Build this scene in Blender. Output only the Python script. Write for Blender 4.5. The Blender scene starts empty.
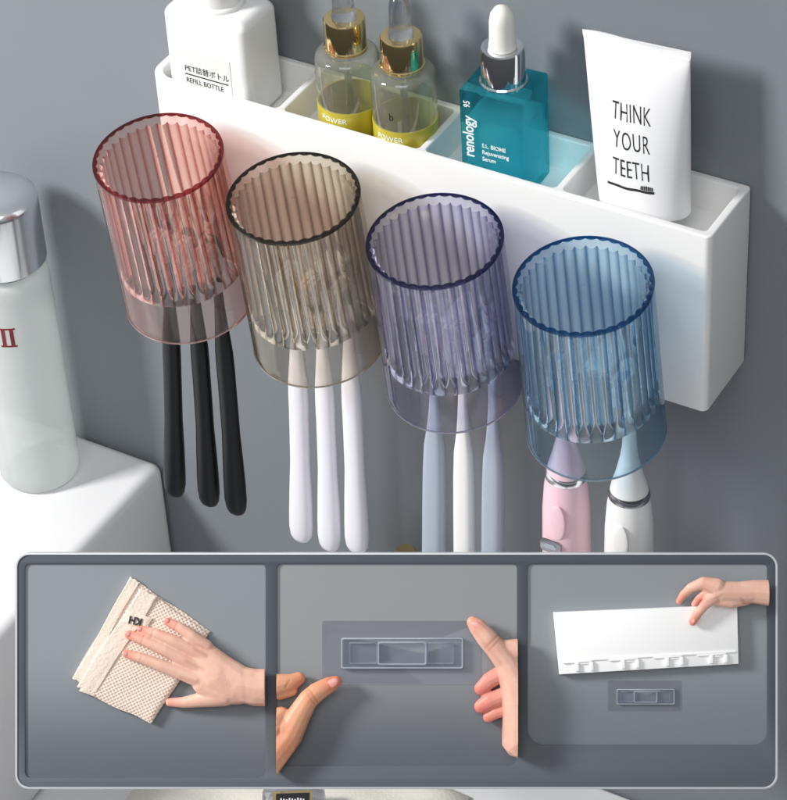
import bpy, bmesh, math, random
from mathutils import Vector, Matrix
random.seed(7)
S = 0.01                     # everything below is written in centimetres
scene = bpy.context.scene
COL = scene.collection
PI = math.pi

# ------------------------------------------------------------------ basics
def lin(c):
    return tuple(((x/255)/12.92 if x/255 <= .04045 else ((x/255+.055)/1.055)**2.4) for x in c)

def tag(o, label=None, cat=None, group=None, kind=None):
    if label: o['label'] = label
    if cat: o['category'] = cat
    if group: o['group'] = group
    if kind: o['kind'] = kind
    return o

def empty(name, loc, rz=0.0, rot=None):
    o = bpy.data.objects.new(name, None); COL.objects.link(o)
    o.empty_display_size = .02
    o.location = Vector(loc)*S
    o.rotation_euler = rot if rot else (0, 0, rz)
    return o

def finish(name, me, m, parent=None, angle=40, smooth=True):
    if smooth:
        me.polygons.foreach_set('use_smooth', [True]*len(me.polygons))
        try: me.set_sharp_from_angle(angle=math.radians(angle))
        except Exception: pass
    else:
        me.polygons.foreach_set('use_smooth', [False]*len(me.polygons))
    o = bpy.data.objects.new(name, me); COL.objects.link(o)
    me.name = name
    if m: me.materials.append(m)
    if parent: o.parent = parent
    return o

def obj(name, bm, m, parent=None, angle=40, smooth=True, recalc=True):
    if recalc: bmesh.ops.recalc_face_normals(bm, faces=bm.faces)
    me = bpy.data.meshes.new(name)
    for v in bm.verts: v.co *= S
    bm.to_mesh(me); bm.free()
    return finish(name, me, m, parent, angle, smooth)

def copy_tree(o, parent=None):
    c = o.copy(); COL.objects.link(c)
    if parent: c.parent = parent
    for ch in [x for x in scene.objects if x.parent == o]: copy_tree(ch, c)
    return c

# ------------------------------------------------------------------ mesh tools
def add_box(bm, lo, hi, bev=0, seg=3, mat=None):
    tmp = bmesh.new()
    bmesh.ops.create_cube(tmp, size=1)
    for v in tmp.verts:
        v.co = Vector([lo[i] + (v.co[i]+.5)*(hi[i]-lo[i]) for i in range(3)])
    if bev: bmesh.ops.bevel(tmp, geom=tmp.edges[:], offset=bev, segments=seg, profile=.5, affect='EDGES')
    merge(bm, tmp, mat)

def merge(bm, tmp, mat=None):
    if mat: tmp.transform(mat)
    me = bpy.data.meshes.new('tmp'); tmp.to_mesh(me); tmp.free()
    bm.from_mesh(me); bpy.data.meshes.remove(me)

def add_lathe(bm, prof, seg=64, c=(0, 0, 0), mod=None, mat=None):
    """prof: list of (r, z); r=0 ends are closed to a point."""
    tmp = bmesh.new(); rings = []
    for (r, z) in prof:
        if r <= 1e-6: rings.append([tmp.verts.new((0, 0, z))])
        else:
            ring = []
            for k in range(seg):
                a = 2*PI*k/seg
                rr = r + (mod(a, r, z) if mod else 0)
                ring.append(tmp.verts.new((rr*math.cos(a), rr*math.sin(a), z)))
            rings.append(ring)
    for a, b in zip(rings, rings[1:]):
        if len(a) == 1 and len(b) == 1: continue
        for k in range(seg):
            k2 = (k+1) % seg
            if len(a) == 1: tmp.faces.new((a[0], b[k], b[k2]))
            elif len(b) == 1: tmp.faces.new((a[k2], a[k], b[0]))
            else: tmp.faces.new((a[k], b[k], b[k2], a[k2]))
    bmesh.ops.translate(tmp, verts=tmp.verts, vec=Vector(c))
    merge(bm, tmp, mat)

def add_sweep(bm, pts, seg=20, power=2.0):
    """pts: (x,y,z,rx,ry) sections stacked along z, closed at both ends."""
    rings = []
    for (x, y, z, rx, ry) in pts:
        ring = []
        for k in range(seg):
            a = 2*PI*k/seg; ca, sa = math.cos(a), math.sin(a)
            ex = abs(ca)**(2/power)*(1 if ca >= 0 else -1); ey = abs(sa)**(2/power)*(1 if sa >= 0 else -1)
            ring.append(bm.verts.new((x+rx*ex, y+ry*ey, z)))
        rings.append(ring)
    for a, b in zip(rings, rings[1:]):
        for k in range(seg):
            k2 = (k+1) % seg; bm.faces.new((a[k], a[k2], b[k2], b[k]))
    bm.faces.new(rings[0][::-1]); bm.faces.new(rings[-1])

def rrect(x0, y0, x1, y1, r, n=7):
    """rounded rectangle outline; r may be one radius or four (x0y0, x1y0, x1y1, x0y1)"""
    rs = r if isinstance(r, (tuple, list)) else (r,)*4
    out = []
    for (cx, cy, a0, q) in ((x0+rs[0], y0+rs[0], PI, rs[0]), (x1-rs[1], y0+rs[1], 1.5*PI, rs[1]),
                            (x1-rs[2], y1-rs[2], 0, rs[2]), (x0+rs[3], y1-rs[3], .5*PI, rs[3])):
        for k in range(n+1):
            a = a0 + .5*PI*k/n; out.append((cx+q*math.cos(a), cy+q*math.sin(a)))
    return out

def add_prism(bm, pts, z0, z1, bev=0, seg=2, mat=None):
    tmp = bmesh.new()
    vs = [tmp.verts.new((x, y, z0)) for x, y in pts]
    f = tmp.faces.new(vs)
    r = bmesh.ops.extrude_face_region(tmp, geom=[f])
    top = [e for e in r['geom'] if isinstance(e, bmesh.types.BMVert)]
    for v in top: v.co.z = z1
    if bev:
        es = [e for e in tmp.edges if abs(e.verts[0].co.z-z1) < 1e-6 and abs(e.verts[1].co.z-z1) < 1e-6]
        bmesh.ops.bevel(tmp, geom=es, offset=bev, segments=seg, profile=.5, affect='EDGES')
    merge(bm, tmp, mat)

def outline_solid(loops, z0, z1, bevel=0.0):
    """flat shape with holes (loops of 2D points), solid between z0 and z1 -> bmesh"""
    cu = bpy.data.curves.new('tmp', 'CURVE'); cu.dimensions = '2D'; cu.fill_mode = 'BOTH'
    cu.extrude = (z1-z0)/2-bevel; cu.bevel_depth = bevel; cu.bevel_resolution = 2; cu.offset = -bevel
    for lp in loops:
        sp = cu.splines.new('POLY'); sp.points.add(len(lp)-1); sp.use_cyclic_u = True
        for p, (x, y) in zip(sp.points, lp): p.co = (x, y, 0, 1)
    o = bpy.data.objects.new('tmp', cu); COL.objects.link(o)
    bpy.context.view_layer.update()
    me = bpy.data.meshes.new_from_object(o.evaluated_get(bpy.context.evaluated_depsgraph_get()))
    bm = bmesh.new(); bm.from_mesh(me)
    bpy.data.objects.remove(o); bpy.data.curves.remove(cu); bpy.data.meshes.remove(me)
    bmesh.ops.translate(bm, verts=bm.verts, vec=(0, 0, (z0+z1)/2))
    bmesh.ops.remove_doubles(bm, verts=bm.verts, dist=1e-4)
    return bm

def text_bm(s, size, sx=1.0, depth=.012, align='CENTER', bold=0.0, spacing=1.0, shear=0.0):
    """text in the XY plane, baseline at y=0, letters standing along +y"""
    cu = bpy.data.curves.new('tmp', 'FONT'); cu.body = s; cu.size = size; cu.align_x = align
    cu.extrude = depth; cu.offset = bold; cu.space_character = spacing; cu.resolution_u = 6; cu.shear = shear
    o = bpy.data.objects.new('tmp', cu); COL.objects.link(o)
    bpy.context.view_layer.update()
    me = bpy.data.meshes.new_from_object(o.evaluated_get(bpy.context.evaluated_depsgraph_get()))
    bm = bmesh.new(); bm.from_mesh(me)
    bpy.data.objects.remove(o); bpy.data.curves.remove(cu); bpy.data.meshes.remove(me)
    bmesh.ops.triangulate(bm, faces=bm.faces)
    for v in bm.verts: v.co.x *= sx
    return bm

FRONT = Matrix(((1, 0, 0, 0), (0, 0, -1, 0), (0, 1, 0, 0), (0, 0, 0, 1)))   # XY text -> stands on XZ, faces -y

# ------------------------------------------------------------------ materials
def mat(name, rgb, rough=.4, metal=0., noise=.0, nscale=40, bump=0., bscale=120, trans=0., ior=1.45, coat=0., sss=0., emis=None):
    m = bpy.data.materials.new(name); m.use_nodes = True
    nt = m.node_tree; b = nt.nodes['Principled BSDF']
    b.inputs['Base Color'].default_value = (*rgb, 1); b.inputs['Roughness'].default_value = rough
    b.inputs['Metallic'].default_value = metal; b.inputs['IOR'].default_value = ior
    b.inputs['Transmission Weight'].default_value = trans
    b.inputs['Coat Weight'].default_value = coat
    if sss:
        b.inputs['Subsurface Weight'].default_value = sss; b.inputs['Subsurface Radius'].default_value = (1, .5, .35)
        b.inputs['Subsurface Scale'].default_value = .003
    tc = nt.nodes.new('ShaderNodeTexCoord')
    n = nt.nodes.new('ShaderNodeTexNoise'); n.inputs['Scale'].default_value = nscale; n.inputs['Detail'].default_value = 4
    nt.links.new(tc.outputs['Object'], n.inputs['Vector'])
    if noise:
        r = nt.nodes.new('ShaderNodeMix'); r.data_type = 'RGBA'
        r.inputs['A'].default_value = (*[c*(1-noise) for c in rgb], 1); r.inputs['B'].default_value = (*[min(1, c*(1+noise)) for c in rgb], 1)
        nt.links.new(n.outputs['Fac'], r.inputs['Factor']); nt.links.new(r.outputs['Result'], b.inputs['Base Color'])
    if bump:
        n2 = nt.nodes.new('ShaderNodeTexNoise'); n2.inputs['Scale'].default_value = bscale; n2.inputs['Detail'].default_value = 3
        nt.links.new(tc.outputs['Object'], n2.inputs['Vector'])
        bp = nt.nodes.new('ShaderNodeBump'); bp.inputs['Strength'].default_value = bump; bp.inputs['Distance'].default_value = .001
        nt.links.new(n2.outputs['Fac'], bp.inputs['Height']); nt.links.new(bp.outputs['Normal'], b.inputs['Normal'])
    return m

def clear_mat(name, rgb, rough=0.02, mix=.35, ior=1.45, rgb2=None):
    """tinted clear plastic: refracting surface with a share of straight see-through"""
    m = bpy.data.materials.new(name); m.use_nodes = True
    nt = m.node_tree; nt.nodes.remove(nt.nodes['Principled BSDF']); out = nt.nodes['Material Output']
    g = nt.nodes.new('ShaderNodeBsdfGlass'); g.inputs['Color'].default_value = (*rgb, 1)
    g.inputs['Roughness'].default_value = rough; g.inputs['IOR'].default_value = ior
    t = nt.nodes.new('ShaderNodeBsdfTransparent'); t.inputs['Color'].default_value = (*(rgb2 or rgb), 1)
    mx = nt.nodes.new('ShaderNodeMixShader'); mx.inputs[0].default_value = mix
    nt.links.new(g.outputs[0], mx.inputs[1]); nt.links.new(t.outputs[0], mx.inputs[2]); nt.links.new(mx.outputs[0], out.inputs[0])
    return m

def thin_mat(name, face, edge, rough=.03, ior=1.46, blend=.5, power=1.6, haze=0.0):
    """thin clear plastic: tinted see-through that gathers colour where the sheet is seen edge-on, plus a Fresnel shine"""
    m = bpy.data.materials.new(name); m.use_nodes = True
    nt = m.node_tree; nt.nodes.remove(nt.nodes['Principled BSDF']); out = nt.nodes['Material Output']
    lw = nt.nodes.new('ShaderNodeLayerWeight'); lw.inputs['Blend'].default_value = blend
    pw = nt.nodes.new('ShaderNodeMath'); pw.operation = 'POWER'; pw.inputs[1].default_value = power
    nt.links.new(lw.outputs['Facing'], pw.inputs[0])
    mc = nt.nodes.new('ShaderNodeMix'); mc.data_type = 'RGBA'; mc.inputs['A'].default_value = (*face, 1); mc.inputs['B'].default_value = (*edge, 1)
    nt.links.new(pw.outputs[0], mc.inputs['Factor'])
    t = nt.nodes.new('ShaderNodeBsdfTransparent'); nt.links.new(mc.outputs['Result'], t.inputs['Color'])
    g = nt.nodes.new('ShaderNodeBsdfGlossy'); g.inputs['Roughness'].default_value = rough
    p5 = nt.nodes.new('ShaderNodeMath'); p5.operation = 'POWER'; p5.inputs[1].default_value = 4.5; nt.links.new(lw.outputs['Facing'], p5.inputs[0])
    f0 = ((ior-1)/(ior+1))**2
    fr = nt.nodes.new('ShaderNodeMath'); fr.operation = 'MULTIPLY_ADD'; fr.inputs[1].default_value = .8; fr.inputs[2].default_value = f0
    nt.links.new(p5.outputs[0], fr.inputs[0])
    last = t
    if haze:
        d = nt.nodes.new('ShaderNodeBsdfTranslucent'); d.inputs['Color'].default_value = (*face, 1)
        d2 = nt.nodes.new('ShaderNodeBsdfDiffuse'); d2.inputs['Color'].default_value = (*face, 1)
        a = nt.nodes.new('ShaderNodeMixShader'); a.inputs[0].default_value = .5
        nt.links.new(d.outputs[0], a.inputs[1]); nt.links.new(d2.outputs[0], a.inputs[2])
        h = nt.nodes.new('ShaderNodeMixShader'); h.inputs[0].default_value = haze
        nt.links.new(t.outputs[0], h.inputs[1]); nt.links.new(a.outputs[0], h.inputs[2]); last = h
    mx = nt.nodes.new('ShaderNodeMixShader'); nt.links.new(fr.outputs[0], mx.inputs[0])
    nt.links.new(last.outputs[0], mx.inputs[1]); nt.links.new(g.outputs[0], mx.inputs[2]); nt.links.new(mx.outputs[0], out.inputs[0])
    return m

M = {}
M['wall'] = mat('wall_paint', lin((123, 129, 135)), .62, noise=.06, nscale=5, bump=.05, bscale=400)
M['white'] = mat('white_plastic', lin((234, 234, 233)), .28, noise=.01, coat=.1, sss=.0)
M['counter'] = mat('white_counter', lin((232, 232, 234)), .32, noise=.02, nscale=12, coat=.1)
M['black'] = mat('black_plastic', lin((11, 13, 18)), .38, bump=.03, bscale=700)
M['brushwhite'] = mat('white_handle_plastic', lin((232, 230, 238)), .35, noise=.01)
M['creamwhite'] = mat('cream_handle_plastic', lin((236, 235, 234)), .35, noise=.01)
M['black'].node_tree.nodes['Principled BSDF'].inputs['Specular IOR Level'].default_value = .25
M['greyblue'] = mat('grey_blue_plastic', lin((166, 176, 190)), .4, noise=.02)
M['pink'] = mat('pink_plastic', lin((241, 202, 213)), .35, noise=.01)
M['chrome'] = mat('polished_silver', lin((225, 227, 232)), .09, 1)
M['satin'] = mat('satin_silver', lin((236, 237, 240)), .2, 1, noise=.02)
M['gold'] = mat('polished_gold', lin((232, 206, 150)), .1, 1)
M['darkmetal'] = mat('dark_metal_ring', lin((150, 152, 158)), .25, 1)
M['bulb'] = mat('white_rubber', lin((232, 230, 222)), .5, noise=.02)
M['clearbulb'] = clear_mat('clear_rubber', (.86, .88, .93), .12, .35)
M['frost'] = mat('frosted_glass', (.76, .83, .79), .32, trans=.55, noise=.02, ior=1.3)
M['frostcol'] = thin_mat('frosted_bottle_glass', (.90, .93, .915), (.58, .61, .60), .22, 1.5, .5, 1.5, .68)
M['serum'] = thin_mat('serum_bottle_glass', (.95, .965, .93), (.50, .54, .42), .04, 1.9, .5, 1.6, .17)
M['paleserum'] = thin_mat('pale_serum', (.95, .96, .84), (.62, .64, .42), .02, 1.2, .5, 1.6)
M['band'] = mat('olive_yellow_label', lin((186, 172, 60)), .25, noise=.05)
M['teal'] = clear_mat('teal_glass', (.44, .84, .89), .01, .35, rgb2=(.44, .84, .89), ior=1.25)
M['tealliquid'] = thin_mat('teal_liquid', (.62, .96, 1.0), (.3, .75, .85), .05, 1.1, haze=.28)
M['ink'] = mat('black_print', lin((38, 38, 40)), .5)
M['inkwhite'] = mat('white_print', lin((238, 242, 242)), .5)
M['inkred'] = mat('dark_red_print', lin((120, 24, 36)), .45)
M['tube'] = mat('tube_plastic', lin((238, 238, 241)), .42, noise=.01, bump=.10, bscale=45)
M['label'] = mat('paper_label', lin((224, 225, 222)), .5, noise=.015)
M['bristle'] = mat('white_bristles', lin((225, 228, 232)), .7, noise=.1, nscale=900)
M['bristleblue'] = mat('blue_bristles', lin((52, 150, 205)), .6, noise=.15, nscale=900)

M['trim'] = mat('pale_metal_trim', lin((196, 200, 204)), .35, .3)
M['terry'] = mat('beige_towel', lin((226, 222, 212)), .85, noise=.04, nscale=300, bump=.3, bscale=500)

def cupmats(n, face, edge, rim):
    ribs = thin_mat(n+'_ribbed_plastic', tuple(c**.6 for c in face), tuple(c**1.2*.8 for c in edge), .03, 1.9, .5, 1.4, .03)
    nt = ribs.node_tree; out = nt.nodes['Material Output']; src = out.inputs[0].links[0].from_socket
    g = nt.nodes.new('ShaderNodeBsdfGlass'); g.inputs['IOR'].default_value = 1.28; g.inputs['Roughness'].default_value = .015
    g.inputs['Color'].default_value = (*[(a+b)/2 if k else a for k, (a, b) in enumerate(zip(face, edge))], 1)
    g.inputs['Color'].default_value = (*[a*.86+b*.14 for a, b in zip(face, edge)], 1)
    # dark stripes painted into the groove tint, imitating light bent by the ribs
    at = nt.nodes.new('ShaderNodeAttribute'); at.attribute_name = 'groove_shade'
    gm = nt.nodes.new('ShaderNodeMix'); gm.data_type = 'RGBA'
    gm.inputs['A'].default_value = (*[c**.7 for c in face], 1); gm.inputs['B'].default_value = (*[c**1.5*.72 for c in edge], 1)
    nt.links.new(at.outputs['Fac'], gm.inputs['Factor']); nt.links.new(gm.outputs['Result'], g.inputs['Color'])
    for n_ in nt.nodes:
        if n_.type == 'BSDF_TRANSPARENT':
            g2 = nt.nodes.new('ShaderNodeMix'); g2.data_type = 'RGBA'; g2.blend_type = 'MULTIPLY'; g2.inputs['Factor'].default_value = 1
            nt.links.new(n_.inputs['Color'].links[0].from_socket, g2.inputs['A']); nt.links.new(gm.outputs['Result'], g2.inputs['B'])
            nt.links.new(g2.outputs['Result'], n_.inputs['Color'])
    mx = nt.nodes.new('ShaderNodeMixShader'); mx.inputs[0].default_value = .62
    nt.links.new(src, mx.inputs[1]); nt.links.new(g.outputs[0], mx.inputs[2]); nt.links.new(mx.outputs[0], out.inputs[0])
    return (thin_mat(n+'_tinted_plastic', tuple(c*.5+.49 for c in face), edge, .03, 1.46, .5, 1.7, .014), ribs, thin_mat(n+'_tinted_rim', rim, tuple(c*.55 for c in rim), .06, 1.46))

# tile surface: plain painted wall, a little darker towards its lower edge
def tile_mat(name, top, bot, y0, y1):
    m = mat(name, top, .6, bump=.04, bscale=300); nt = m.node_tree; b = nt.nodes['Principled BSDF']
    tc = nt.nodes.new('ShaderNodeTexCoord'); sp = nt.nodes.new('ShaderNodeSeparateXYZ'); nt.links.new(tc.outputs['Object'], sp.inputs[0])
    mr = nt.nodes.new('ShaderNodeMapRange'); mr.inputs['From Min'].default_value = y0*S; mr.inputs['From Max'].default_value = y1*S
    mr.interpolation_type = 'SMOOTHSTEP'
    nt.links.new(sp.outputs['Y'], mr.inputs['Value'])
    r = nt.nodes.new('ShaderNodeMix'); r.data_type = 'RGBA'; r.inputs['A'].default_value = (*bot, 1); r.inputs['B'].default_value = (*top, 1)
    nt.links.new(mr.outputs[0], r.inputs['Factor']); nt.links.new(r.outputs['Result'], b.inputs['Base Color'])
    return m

def skin_mat(name, a, b_):
    m = mat(name, a, .45, bump=.12, bscale=900, sss=.12); nt = m.node_tree; b = nt.nodes['Principled BSDF']
    at = nt.nodes.new('ShaderNodeAttribute'); at.attribute_name = 'flush'
    n = nt.nodes.new('ShaderNodeTexNoise'); n.inputs['Scale'].default_value = 160; n.inputs['Detail'].default_value = 3
    tc = nt.nodes.new('ShaderNodeTexCoord'); nt.links.new(tc.outputs['Object'], n.inputs['Vector'])
    ma = nt.nodes.new('ShaderNodeMath'); ma.operation = 'MULTIPLY_ADD'; ma.inputs[1].default_value = .35; ma.inputs[2].default_value = -.17
    nt.links.new(n.outputs['Fac'], ma.inputs[0])
    ad = nt.nodes.new('ShaderNodeMath'); ad.operation = 'ADD'; ad.use_clamp = True
    nt.links.new(ma.outputs[0], ad.inputs[0]); nt.links.new(at.outputs['Fac'], ad.inputs[1])
    r = nt.nodes.new('ShaderNodeMix'); r.data_type = 'RGBA'; r.inputs['A'].default_value = (*a, 1); r.inputs['B'].default_value = (*b_, 1)
    nt.links.new(ad.outputs[0], r.inputs['Factor'])
    n3 = nt.nodes.new('ShaderNodeTexNoise'); n3.inputs['Scale'].default_value = 55; n3.inputs['Detail'].default_value = 5
    nt.links.new(tc.outputs['Object'], n3.inputs['Vector'])
    mr = nt.nodes.new('ShaderNodeMapRange'); mr.inputs['From Min'].default_value = .35; mr.inputs['From Max'].default_value = .7
    mr.inputs['To Min'].default_value = 0; mr.inputs['To Max'].default_value = .35; nt.links.new(n3.outputs['Fac'], mr.inputs['Value'])
    r2 = nt.nodes.new('ShaderNodeMix'); r2.data_type = 'RGBA'; r2.inputs['B'].default_value = (a[0]*.72, a[1]*.52, a[2]*.45, 1)
    nt.links.new(r.outputs['Result'], r2.inputs['A']); nt.links.new(mr.outputs[0], r2.inputs['Factor'])
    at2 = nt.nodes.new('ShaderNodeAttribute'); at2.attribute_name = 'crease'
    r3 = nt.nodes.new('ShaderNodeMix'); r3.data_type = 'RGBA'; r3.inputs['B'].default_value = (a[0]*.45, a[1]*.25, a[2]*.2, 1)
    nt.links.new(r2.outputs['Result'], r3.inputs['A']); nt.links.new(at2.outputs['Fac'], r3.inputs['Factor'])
    nt.links.new(r3.outputs['Result'], b.inputs['Base Color'])
    return m
M['skin'] = skin_mat('fair_skin', lin((230, 186, 167)), lin((226, 130, 112)))
M['skinwarm'] = skin_mat('warm_skin', lin((224, 166, 132)), lin((222, 118, 86)))
M['nail'] = mat('fingernail', lin((236, 160, 152)), .22, coat=.4)

def weave_mat():
    """open-weave cloth: rows of small dark holes in cream yarn"""
    m = mat('cream_weave', lin((240, 224, 210)), .85); nt = m.node_tree; b = nt.nodes['Principled BSDF']
    tc = nt.nodes.new('ShaderNodeTexCoord'); mp = nt.nodes.new('ShaderNodeMapping'); mp.inputs['Rotation'].default_value[2] = math.radians(64)
    mp.inputs['Scale'].default_value = (640, 640, 640)
    nt.links.new(tc.outputs['Object'], mp.inputs['Vector'])
    v = nt.nodes.new('ShaderNodeTexVoronoi'); v.inputs['Randomness'].default_value = .12; v.inputs['Scale'].default_value = 1.0
    v.voronoi_dimensions = '2D'
    nt.links.new(mp.outputs[0], v.inputs['Vector'])
    cr = nt.nodes.new('ShaderNodeValToRGB'); cr.color_ramp.elements[0].position = .12; cr.color_ramp.elements[1].position = .36
    cr.color_ramp.elements[0].color = (*lin((206, 176, 158)), 1); cr.color_ramp.elements[1].color = (*lin((238, 218, 204)), 1)
    nt.links.new(v.outputs['Distance'], cr.inputs[0]); nt.links.new(cr.outputs[0], b.inputs['Base Color'])
    bp = nt.nodes.new('ShaderNodeBump'); bp.inputs['Strength'].default_value = .6; bp.inputs['Distance'].default_value = .0009
    nt.links.new(v.outputs['Distance'], bp.inputs['Height']); nt.links.new(bp.outputs['Normal'], b.inputs['Normal'])
    return m
M['weave'] = weave_mat()
M['hem'] = mat('cream_hem', lin((233, 216, 202)), .85, noise=.06, nscale=500, bump=.4, bscale=700)

# ------------------------------------------------------------------ setting
bm = bmesh.new()
add_box(bm, (-160, 0, -120), (160, 6, 120))
tag(obj('wall', bm, M['wall'], smooth=False), kind='structure')

bm = bmesh.new()
add_box(bm, (-90, -75, -52), (110, -.05, -48), .3, 3)
tag(obj('counter', bm, M['counter']), 'white counter top running along the foot of the grey wall', 'counter', kind='structure')

bm = bmesh.new()
add_box(bm, (-75, -62, -47.98), (-6.0, -.08, -33.4), .75, 5)
tag(obj('raised_ledge', bm, M['counter']), 'raised white ledge with rounded edge under the frosted bottle', 'ledge', kind='structure')

# ------------------------------------------------------------------ wall shelf
BX, BD, BH, W = 33.0, 4.85, 11.1, .45
shelf = empty('wall_shelf', (0, 0, -BH))
tag(shelf, 'long white wall-mounted shelf with four open compartments and cups hanging in front', 'shelf')
def up(bm):   # shift from shelf-top coordinates to the empty's base
    bmesh.ops.translate(bm, verts=bm.verts, vec=(0, 0, BH)); return bm
body = bmesh.new()
outer = rrect(0, -BD, BX, -.02, (1.3, .35, .25, .25), 8)
cells = [(W, 8.0), (8.4, 16.45), (16.85, 24.3), (24.7, BX-W)]
FL = -1.9
# tray rim with four openings, floor, and the box below
holes = []
for k, (a, b) in enumerate(cells):
    rr = [.25]*4
    if k == 0: rr[0] = .95
    holes.append(rrect(a, -BD+W, b, -W, rr, 6)[::-1])
rimb = outline_solid([outer]+holes, -BH, 0, .09)
me = bpy.data.meshes.new('t'); rimb.to_mesh(me); rimb.free(); body.from_mesh(me); bpy.data.meshes.remove(me)
for (a, b) in cells:      # compartment floors
    add_prism(body, rrect(a-.05, -BD+W-.05, b+.05, -W+.05, .1), -BH+.03, FL)
obj('shelf_body', up(body), M['white'], shelf, 30)
# small prongs inside each cup that the brushes hang from
CX0, CSP, CY, CZ = 3.965, 8.207, -9.762, -.955
TILT = math.radians(7.38)
for i in range(4):
    x = CX0+CSP*i
    bm = bmesh.new()
    add_prism(bm, rrect(x-.7, -8.7, x+.7, -BD+.05, .3), -7.2, -7.0, .05)
    for k in ((-2, 0, 2) if i < 3 else (-1.9, 1.9)):
        pass
    obj('brush_prong', up(bm), M['white'], shelf)

# ------------------------------------------------------------------ cups
R1, R2, HC = 3.41, 3.56, 10.226
NR = 36
def cup_bm():
    bm = bmesh.new()
    seg = NR*10
    def ro(z): return R1 + (R2-R1)*(-z/HC)
    rows = []
    # outer wall from under the rim down to the lip
    prof = [('o', 0, -.0)]
    outer_rows = [(ro(0)-.10, 0), (ro(0)-.03, -.03), (ro(0), -.12)] + [(ro(-z), -z) for z in (1, 2.5, 4, 5.5, 7, 8.5, 9.6, HC-.1)] + [(ro(-HC)-.04, -HC), (ro(-HC)-.11, -HC-.0)]
    inner = []
    zend = 7.25
    zs = [HC-.12, 9.4, 8.6, 8.0, 7.6, 7.3, 7.15, 7.0, 6.85, 6.7, 6.5, 6.2, 5.8, 5.2, 4.2, 3.0, 1.8, .9, .38]
    for z in zs:
        base_lip = ro(-z) - .14
        # flute depth: swells quickly above zend
        t = max(0., min(1., (7.45-z)/.75)); t = t*t*(3-2*t)
        inner.append((z, base_lip, t))
    rings = []
    def ring(fn, z):
        return [bm.verts.new((fn(a)*math.cos(a), fn(a)*math.sin(a), z)) for a in (2*PI*k/seg for k in range(seg))]
    rings.append([bm.verts.new((0, 0, 0))])
    rings.append(ring(lambda a: 1.6, 0))
    for r, z in outer_rows: rings.append(ring(lambda a, r=r: r, z))
    for z, b, t in inner:
        def f(a, b=b, t=t, z=z):
            c = abs(math.cos(NR*a/2))            # rounded ridges pointing inwards
            return b - t*(.08 + .24*c**.8)
        # stagger the rib ends: ridge tips reach lower than grooves
        rings.append(ring(f, -z))
    rings.append(ring(lambda a: 2.2, -.34))
    rings.append([bm.verts.new((0, 0, -.34))])
    for a, b in zip(rings, rings[1:]):
        for k in range(seg):
            k2 = (k+1) % seg
            if len(a) == 1: bm.faces.new((a[0], b[k], b[k2]))
            elif len(b) == 1: bm.faces.new((a[k2], a[k], b[0]))
            else: bm.faces.new((a[k], b[k], b[k2], a[k2]))
    return bm

def rim_bm():
    bm = bmesh.new(); seg = NR*8
    def f(a, r, z): return -(.11*abs(math.cos(NR*a/2))) if r < R1-.12 and r > 2 else 0
    prof = [(R1-.13, .02), (R1-.06, .045), (R1+.03, .03), (R1+.04, -.05), (R1+.03, -.11), (R1+.012, -.13),
            (R1+.012, .004), (R1-.13, .004), (R1-.13, .02)]
    add_lathe(bm, prof, seg, mod=f)
    bmesh.ops.remove_doubles(bm, verts=bm.verts, dist=1e-5)
    return bm

CUPS = [('rosy', (.978, .868, .835), (.82, .36, .28), (.66, .26, .30), 'rosy pink ribbed tumbler hanging upside down over three black toothbrushes'),
        ('amber_grey', (.965, .93, .865), (.56, .46, .31), (.30, .30, .27), 'smoky beige ribbed tumbler with dark rim over three white toothbrushes'),
        ('lavender', (.925, .92, .97), (.44, .42, .66), (.30, .31, .52), 'pale violet ribbed tumbler with navy rim over grey-blue and white brush handles'),
        ('blue', (.87, .955, .987), (.26, .58, .80), (.14, .46, .68), 'sky blue ribbed tumbler with deep blue rim over two electric toothbrushes')]
cb = cup_bm(); rb = rim_bm()
cup_me = bpy.data.meshes.new('cup'); rim_me = bpy.data.meshes.new('rim')
for b_, me_ in ((cb, cup_me), (rb, rim_me)):
    bmesh.ops.recalc_face_normals(b_, faces=b_.faces)
    for v in b_.verts: v.co *= S
    b_.to_mesh(me_); b_.free()
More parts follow.
